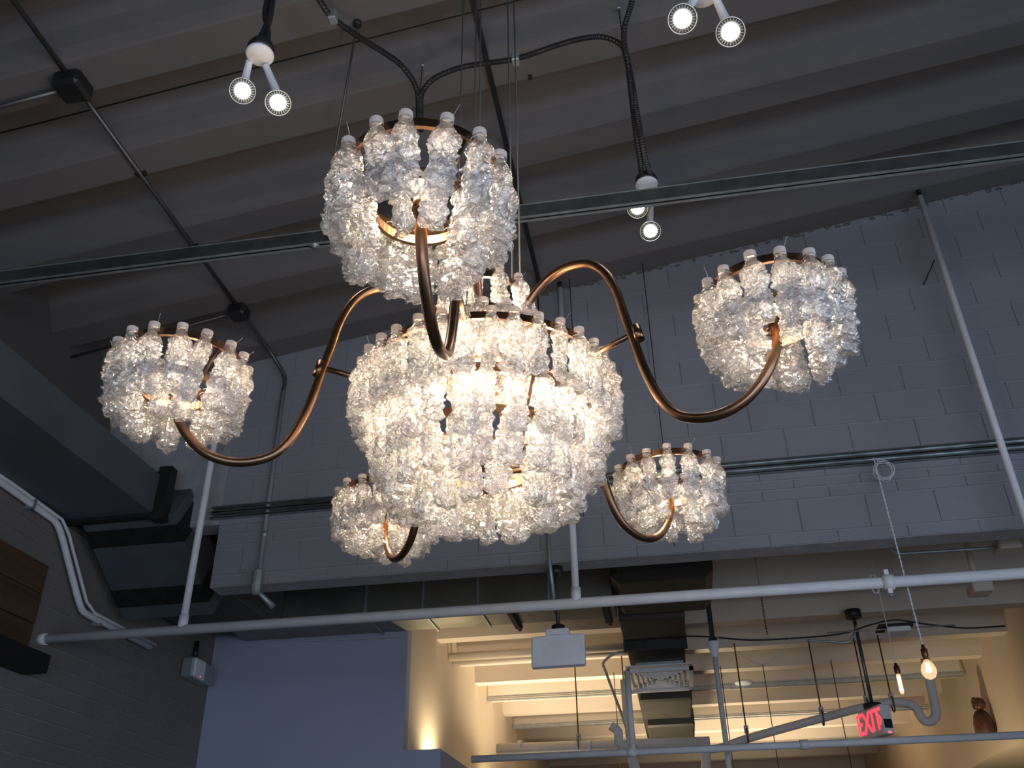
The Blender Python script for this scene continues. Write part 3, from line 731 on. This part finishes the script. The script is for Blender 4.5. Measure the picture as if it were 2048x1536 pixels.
Mx = Matrix.Rotation(.18, 3, 'Z')
obj('housing', MB().box(-3.895, -3.79, 6.98, 7.36, 1.80, 1.96, .012), M_galv, EL)
obj('front_cover', MB().box(-3.80, -3.775, 7.0, 7.18, 1.805, 1.955, .008), M_white, EL)
obj('bracket_pipe', MB().tube([(-3.86, 7.12, 1.95), (-3.86, 7.12, 2.12)], .02, 12), M_dark, EL)
obj('indicator', MB().sphere((-3.772, 7.1, 1.82), .004, 8, 6), E_led, EL)

# ================================================================== hung from the header
a = at(1105, 1148, 'y', YW+.05)
PB = thing('panel_box', 'white rectangular panel box hanging on grey pole below header wall', 'panel', (at(1115,1300,'y',5.45).x, 5.45, 1.3))
c0 = at(1062,1272,'y',5.42); c1 = at(1168,1266,'y',5.42); c2_ = at(1172,1330,'y',5.42)
Mr = Matrix.Rotation(-.04, 3, 'Z') @ Matrix.Rotation(-.16, 3, 'X')
xm = (c0.x+c1.x)/2; hw_ = (c1.x-c0.x)/2; zt_ = (c0.z+c1.z)/2; zb_ = c2_.z
obj('panel_case', MB().box(xm-hw_, xm+hw_, 5.42, 5.47, zb_, zt_, .006, Mr), M_white, PB)
obj('mount_bracket', MB().box(xm-.07, xm+.07, 5.42, 5.54, zt_-.005, zt_+.03, .004, Mr), M_white, PB)
obj('swivel', MB().tube([(xm, 5.48, zt_+.02), (xm, 5.48, zt_+.07)], .04, 18), M_dark, PB)
obj('pole', MB().tube([(xm, 5.48, zt_+.05), (xm, 5.48, 1.955)], .0125, 12), M_rod, PB)
obj('ceiling_cup', MB().tube([(xm, 5.48, 1.90), (xm, 5.48, 1.955)], .045, 18), M_dark, PB)
a = at(1100, 1150, 'y', 5.36)
tag(obj('wall_conduit', MB().tube([(a.x, 5.36, 2.42), (a.x, 5.36, 1.95), (a.x+.02, 5.36, 1.70)], .012, 10), M_galv), 'thin grey conduit down block wall to the pole mount', 'conduit')
# pendant with round bulb, hung from the wall strut
hp_ = at(1763, 925, 'y', 5.24)
P1 = thing('pendant_bulb', 'bare round filament bulb on twisted cord right of exit sign', 'pendant lamp', (at(1862,1340,'y',5.24).x, 5.24, 1.1))
pb = at(1860, 1342, 'y', 5.24); top = at(1851, 1306, 'y', 5.24); X0 = pb.x-.005
def twisted(p, q, r=.003):
    mb = MB(); n = int((q-p).length/.008)
    for ph in (0, math.pi):
        mb.tube([p.lerp(q, k/n)+Vector((r*math.cos(k*.9+ph), r*math.sin(k*.9+ph), 0)) for k in range(n+1)], r*.9, 5)
    return mb
obj('cord', twisted(Vector((X0, 5.24, top.z+.02)), Vector((X0, 5.3, 2.44))), M_white, P1)
coil = MB()
for k in range(7):
    rr = .052+.006*math.sin(k*2.1); c = Vector((at(1767,942,'y',5.3).x+.004*math.cos(k*3), 5.30-.004*k, at(1767,942,'y',5.3).z+.004*math.sin(k*5)))
    coil.tube([c+Vector((rr*math.cos(i*math.pi/12), .01*math.sin(i+k), rr*1.15*math.sin(i*math.pi/12))) for i in range(24)], .002, 4, closed=True)
obj('cord_coil', coil, M_white, P1)
obj('socket', MB().lathe([(.0001,.055),(.008,.055),(.010,.035),(.017,.03),(.017,-.005),(.0135,-.01),(.0135,-.03),(.0001,-.03)], (X0, 5.24, top.z-.01), seg=16), M_brass, P1)
obj('glass_globe', MB().lathe([(.012,-.0),(.014,-.015),(.030,-.035),(.0395,-.062),(.038,-.083),(.026,-.104),(.008,-.113),(.0001,-.114)], (X0, 5.24, top.z-.025), seg=20), M_bulbglass, P1)
fil = MB()
for k in range(9):
    q = 2*math.pi*k/9; z_ = top.z-.055; r0 = .016
    fil.tube([(X0+r0*.5*math.cos(q), 5.24+r0*.5*math.sin(q), z_), (X0+r0*math.cos(q+.3), 5.24+r0*math.sin(q+.3), z_-.045)], .0022, 5)
obj('filament', fil, E_fil, P1)
light('bulb_light', 'POINT', (X0, 5.24, top.z-.16), .35, (1, .7, .35), .02)
# second pendant, tubular
s1 = at(1794, 1340, 'y', 7.2); X1 = s1.x
P2 = thing('pendant_bulb', 'bare tubular filament bulb on thin cord beside exit sign', 'pendant lamp', (X1, 7.2, s1.z-.2))
obj('cord', MB().tube([(X1, 7.2, s1.z+.05), (X1, 7.2, 2.742)], .003, 6), M_white, P2)
obj('socket', MB().lathe([(.0001,.05),(.010,.05),(.013,.03),(.021,.025),(.021,-.02),(.016,-.03),(.0001,-.03)], (X1, 7.2, s1.z), seg=14), M_brass, P2)
obj('glass_tube', MB().lathe([(.013,0),(.0165,-.02),(.0165,-.125),(.011,-.14),(.0001,-.145)], (X1, 7.2, s1.z-.03), seg=16), M_bulbglass, P2)
obj('filament', MB().tube([(X1-.006, 7.2, s1.z-.045), (X1-.007, 7.2, s1.z-.15)], .004, 6).tube([(X1+.006, 7.2, s1.z-.045), (X1+.007, 7.2, s1.z-.15)], .004, 6), E_fil, P2)
cl = MB()
for k in range(5): cl.tube([(X1-.05+.028*math.cos(i*math.pi/8)+.003*k, 7.1, 2.22+.075*math.sin(i*math.pi/8)) for i in range(16)], .0018, 4, closed=True)
obj('cord_coil', cl, M_white, P2)

# exit sign
ye = 8.4
ec = at(1752, 1446, 'y', ye); et = at(1716, 1240, 'y', ye)
ES = thing('exit_sign', 'white exit sign with red lit letters hanging on grey rod', 'sign', (ec.x, ye, ec.z-.13))
rot = math.radians(-70)           # face turned towards the left side of the frame
MR = Matrix.Rotation(rot, 3, 'Z')
SC = 1.18
def eb(x0,x1,y0,y1,z0,z1,bev=.0): 
    mb = MB().box(x0,x1,y0,y1,z0,z1,bev)
    for i, v in enumerate(mb.v): mb.v[i] = Vector((ec.x, ye, ec.z)) + MR @ (v*SC)
    return mb
obj('sign_case', eb(-.15,.15,-.04,.04,-.10,.10,.006), M_white, ES)
obj('lamp_slot', eb(.10,.152,-.03,.03,-.06,.0), M_dark, ES)
obj('indicator', eb(.120,.155,-.012,.012,-.092,-.082), E_led, ES)
obj('canopy', MB().tube([(ec.x, ye, ec.z+.118), (ec.x, ye, ec.z+.155)], .075, 18), M_dark, ES)
obj('rod', MB().tube([(ec.x, ye, ec.z+.15), (ec.x, ye, 2.37)], .016, 10), M_rod, ES)
obj('ceiling_plate', MB().tube([(ec.x, ye, 2.33), (ec.x, ye, 2.40)], .07, 18), M_dark, ES)
cu = bpy.data.curves.new('exit_letters', 'FONT'); cu.body = 'EXIT'; cu.size = .205*SC; cu.extrude = .003; cu.align_x = 'CENTER'; cu.align_y = 'CENTER'; cu.space_character = .95
to = bpy.data.objects.new('tmp', cu); C.objects.link(to)
dg = bpy.context.evaluated_depsgraph_get(); tm = bpy.data.meshes.new_from_object(to.evaluated_get(dg)); bpy.data.objects.remove(to)
T3 = MR @ Matrix.Rotation(math.pi/2, 3, 'X') @ Matrix.Diagonal((.82, 1.0, 1.0))
lt = MB(); 
lt.v = [Vector((ec.x, ye, ec.z)) + MR @ Vector((-.018*SC, -.0425*SC, 0)) + T3 @ v.co for v in tm.vertices]
lt.f = [tuple(p.vertices) for p in tm.polygons]; lt.sm = [False]*len(lt.f)
obj('letters', lt, E_exit, ES)
ch = MB().add([Vector((ec.x, ye, ec.z)) + MR @ (Vector(v)*SC) for v in ((.112,-.042,.035),(.128,-.042,.035),(.146,-.042,0),(.128,-.042,-.035),(.112,-.042,-.035),(.128,-.042,0))], [(0,1,2,5),(5,2,3,4)])
obj('chevron', ch, E_exit, ES)

# ---- pipes in the far room
yd = 9.3
def dp(x, y, yy=yd): return at(x, y, 'y', yy)
DP = thing('drain_pipe', 'thick cream insulated drain pipe crossing the far room with trap', 'pipe', dp(1400, 1490))
def sp(name, pts, r, yy=yd, m=M_pvc, par=DP, sm=5):
    P = [dp(x, y, yy) for x, y in pts]
    return obj(name, MB().tube(smooth_path(P, sm) if len(P) > 2 else P, r, 16), m, par)
sp('pipe_run', [(994,1499),(1420,1485)], .055)
sp('pipe_run', [(1395,1500),(1440,1496),(1492,1478),(1600,1448),(1738,1412),(1790,1404),(1820,1408)], .038)
sp('pipe_trap', [(1815,1406),(1832,1416),(1845,1438),(1860,1443),(1872,1430),(1868,1400),(1850,1318)], .042)
sp('pipe_trap', [(1222,1452),(1236,1463),(1238,1485),(1252,1492),(1262,1478),(1256,1440),(1249,1360)], .038, 8.2)
sp('pipe_run', [(1412,1490),(1412,1560)], .045)
sp('pipe_run', [(1262,1490),(1270,1540)], .045, 8.2)
for x in (1040, 1180): 
    a = dp(x, 1493); obj('joint_band', MB().tube([a-Vector((.02,0,0)), a+Vector((.02,0,0))], .058, 16), M_white, DP)
HG = 'pipe hangers on the drain pipe'
for i, (x, y, yt, lab) in enumerate(((1157,1478,1395,'rod and strap hanger left of the white panel box'),(1255,1470,1400,'rod and ring hanger beside the duct'),(1493,1462,1380,'ring hanger at the low end of sloping pipe'),(1643,1425,1338,'ring hanger halfway up the sloping pipe'),(1733,1402,1330,'strap hanger just left of exit sign'),(1783,1398,1330,'strap hanger just right of exit sign'))):
    b = dp(x, y); t = thing('pipe_hanger', lab, 'hanger', b, HG)
    obj('rod', MB().tube([b, (b.x, b.y, 2.4)], .007, 6), M_brass, t)
    obj('ring', MB().tube([(b.x, b.y+.06*math.cos(q), b.z-.045+.07*math.sin(q)) for q in [k*math.pi/8 for k in range(16)]], .008, 6, closed=True), M_rod, t)
    obj('clamp', MB().box(b.x-.02, b.x+.02, b.y-.02, b.y+.02, b.z-.02, b.z+.05, .004), M_galv, t)
for (x, y1, yt) in ((1240,1530,1355),(1465,1536,1450),(1700,1536,1420),(1555,1536,1350)):
    b = dp(x, 1520, 10.2); tag(obj('hanging_rod', MB().tube([(b.x, b.y, b.z-.3), (b.x, b.y, 2.4)], .005, 5), M_brass), {1240:'thin rod just left of the duct behind the diffuser',1465:'thin rod behind the white funnel topped pipe',1700:'thin rod behind the left side of exit sign',1555:'thin rod between sloping pipe hangers'}[x], 'rod')
# lower white pipe
LP = thing('lower_pipe', 'grey white sprinkler branch low across far room under exit sign', 'pipe', at(1500, 1495, 'y', 7.3))
a = at(943, 1521, 'y', 7.3); b = at(2100, 1465, 'y', 7.3)
obj('pipe_run', MB().tube([(a.x, 7.3, (a.z+b.z)/2), (b.x, 7.3, (a.z+b.z)/2)], .026, 14), M_white, LP); zl = (a.z+b.z)/2
for px in (1263, 1610):
    q = at(px, 1500, 'y', 7.3)
    obj('coupling', MB().tube([(q.x-.03, 7.3, zl), (q.x+.03, 7.3, zl)], .034, 14), M_white, LP)
q = at(1258, 1400, 'y', 7.3); obj('riser', MB().tube([(q.x, 7.3, zl), (q.x, 7.3, 1.72)], .024, 14), M_pvc, LP)
# funnel topped pipe
fa = at(1428, 1300, 'y', 7.6)
FP = thing('funnel_pipe', 'white upright pipe with bell shaped top hung from black clamp', 'pipe', (fa.x, 7.6, .4))
obj('pipe_run', MB().tube([(fa.x, 7.6, -1.6), (fa.x, 7.6, fa.z+.02)], .021, 14), M_white, FP)
obj('bell', MB().lathe([(.024,-.06),(.03,-.03),(.045,.03),(.062,.06),(.058,.062),(.03,.05),(.0001,.05)], (fa.x, 7.6, fa.z), seg=24), M_white, FP)
obj('clamp', MB().box(fa.x-.02, fa.x+.02, 7.585, 7.615, fa.z+.05, 2.4).box(fa.x-.035, fa.x+.035, 7.58, 7.62, fa.z+.06, fa.z+.09), M_black, FP)
# strut channels under the far joists
for (yy, z_, lab) in ((11.05, 2.34, 'galvanised strut under cream joists, the nearer of two'), (12.85, 2.34, 'galvanised strut under cream joists, the farther one')):
    mb = MB().box(-2.13, 3.28, yy-.025, yy+.025, z_, z_+.004)
    for dz in (0, .022, .044): mb.box(-2.13, 3.28, yy-.03, yy-.026, z_+dz, z_+dz+.014)
    mb.box(-2.13, 3.28, yy-.024, yy+.024, z_+.052, z_+.056)
    tag(obj('joist_strut', mb, M_galv), lab, 'strut')
for (yy, lab) in ((9.02, 'cream pipe under first cream joists, nearer of pair'), (9.2, 'cream pipe under first cream joists, farther of pair')):
    tag(obj('cream_pipe', MB().tube([(-2.13, yy, 2.36), (-.33, yy, 2.36)], .042, 14), M_rib2), lab, 'pipe')
# curved conduit left of the duct
P = [dp(x, y, 8.4) for x, y in ((1250,1303),(1228,1308),(1207,1325),(1212,1345),(1240,1420),(1252,1455))]
tag(obj('bent_conduit', MB().tube(smooth_path(P, 6), .012, 8), M_galv), 'bent steel conduit curving down left side of the duct', 'conduit')
# cables along the far ceiling right
P = [at(x, y, 'y', 7.9) for x, y in ((1370,1272),(1420,1274),(1500,1280),(1580,1277),(1680,1268),(1740,1250),(1790,1240),(1850,1248),(1930,1256),(2010,1252))]
tag(obj('black_cable', MB().tube(smooth_path(P, 6), .007, 6), M_black), 'black cable strung level under the ceiling past the exit sign rod', 'cable')
P = [at(x, y, 'y', 7.85) for x, y in ((1430,1272),(1470,1300),(1510,1326),(1535,1326),(1565,1300),(1580,1276))]
tag(obj('loose_string', MB().tube(smooth_path(P, 8), .0022, 5), M_string), 'thin white string sagging right of the bell topped pipe', 'string')
P = [at(x, y, 'y', 8.2) for x, y in ((1615,1281),(1660,1283),(1695,1284),(1708,1268),(1714,1250))]
tag(obj('bent_conduit', MB().tube(smooth_path(P, 6), .010, 8), M_galv), 'bent steel conduit joining the top of the exit sign rod', 'conduit')
P = [at(x, y, 'y', 7.46) for x, y in ((425,1272),(500,1276),(600,1281),(700,1279),(812,1272))]
tag(obj('loose_cable', MB().tube(smooth_path(P, 6), .0035, 5), M_string), 'thin pale cable along the top of the blue grey wall', 'cable')
# smoke detector, router box
s = at(1488, 1371, 'z', 2.36)
tag(obj('smoke_detector', MB().lathe([(.0001,0),(.06,.0),(.10,.02),(.105,.045),(.0001,.045)], s, seg=24), M_white), 'round white ceiling dome between the joists right of duct', 'detector')
g = at(1795, 1262, 'y', 7.8)
GB = thing('ceiling_junction', 'pale square box on black plate under the ceiling right of exit rod', 'box', g)
obj('box_cover', MB().box(g.x-.09, g.x+.09, 7.72, 7.9, g.z-.02, g.z+.02, .006), M_white, GB)
obj('back_plate', MB().box(g.x-.14, g.x+.13, 7.78, 7.95, g.z+.03, g.z+.06, .004), M_black, GB)
obj('side_rail', MB().tube([(g.x-.55, 7.8, g.z+.02), (g.x+.45, 7.8, g.z+.02)], .006, 6), M_galv, GB)
h = at(1525, 1210, 'y', 6.6)
ch = MB()
for k in range(16):
    c = Vector((h.x, 6.6, h.z+.10-k*.02)); s_ = k % 2
    ch.tube([c+Vector(((.006 if s_ else 0)*math.cos(q), (0 if s_ else .006)*math.cos(q), .014*math.sin(q))) for q in [i*math.pi/4 for i in range(8)]], .002, 4, closed=True)
ch.tube([(h.x, 6.6, h.z+.1), (h.x, 6.6, 2.742)], .0015, 4)
tag(obj('hanging_chain', ch, M_black), 'short black chain end hanging below main white pipe', 'chain')
# conduit and boxes on the ceiling at right, behind the header
a = at(1790, 1108, 'y', 6.1); b = at(1998, 1095, 'y', 6.1)
CB2 = thing('ceiling_conduit', 'steel conduit ending in a box behind the header at right', 'conduit', b)
obj('conduit', MB().tube(smooth_path([a+Vector((-.02,0,.05)), a+Vector((.0,0,.01)), a+Vector((.06,0,0)), b], 5), .012, 10), M_galv, CB2)
obj('junction_box', MB().box(b.x-.02, b.x+.12, 6.03, 6.17, b.z-.03, b.z+.05, .008), M_rib2, CB2)
b = at(1958, 1180, 'y', 6.77)
tag(obj('junction_box', MB().box(b.x-.06, b.x+.08, 6.69, 6.86, b.z-.03, b.z+.04, .008).tube([(b.x, 6.77, b.z), (b.x, 6.77, 2.41)], .02, 10), M_rib2), 'small square box on ceiling under main white pipe at right', 'box')
# carved figure and ledge
fg = at(1985, 1476, 'x', 3.24)
FG = thing('carved_figure', 'dark brown carved wooden figure with round head by the bulkhead', 'figure', fg)
fz = fg.z
obj('body', MB().lathe([(.0001,0),(.08,0),(.098,.06),(.10,.14),(.08,.22),(.05,.27),(.0001,.27)], (3.19, fg.y, fz), seg=20, wob=lambda k: 1 if k % 2 else .9), M_carve, FG)
obj('head', MB().sphere((3.19, fg.y-.02, fz+.335), .066, 16, 10).tube([(3.14, fg.y-.05+.05*math.cos(q), fz+.335+.05*math.sin(q)) for q in [k*math.pi/8 for k in range(16)]], .016, 8, closed=True), M_carve, FG)

# ------------------------------------------------------------------ lift everything to the floor datum
skip = {camo.name} | {o.name for o in bpy.data.objects if o.type == 'LIGHT' and o.parent is None}
for o in list(C.objects):
    if o.parent is None and o.name not in skip: o.location.z += EYE
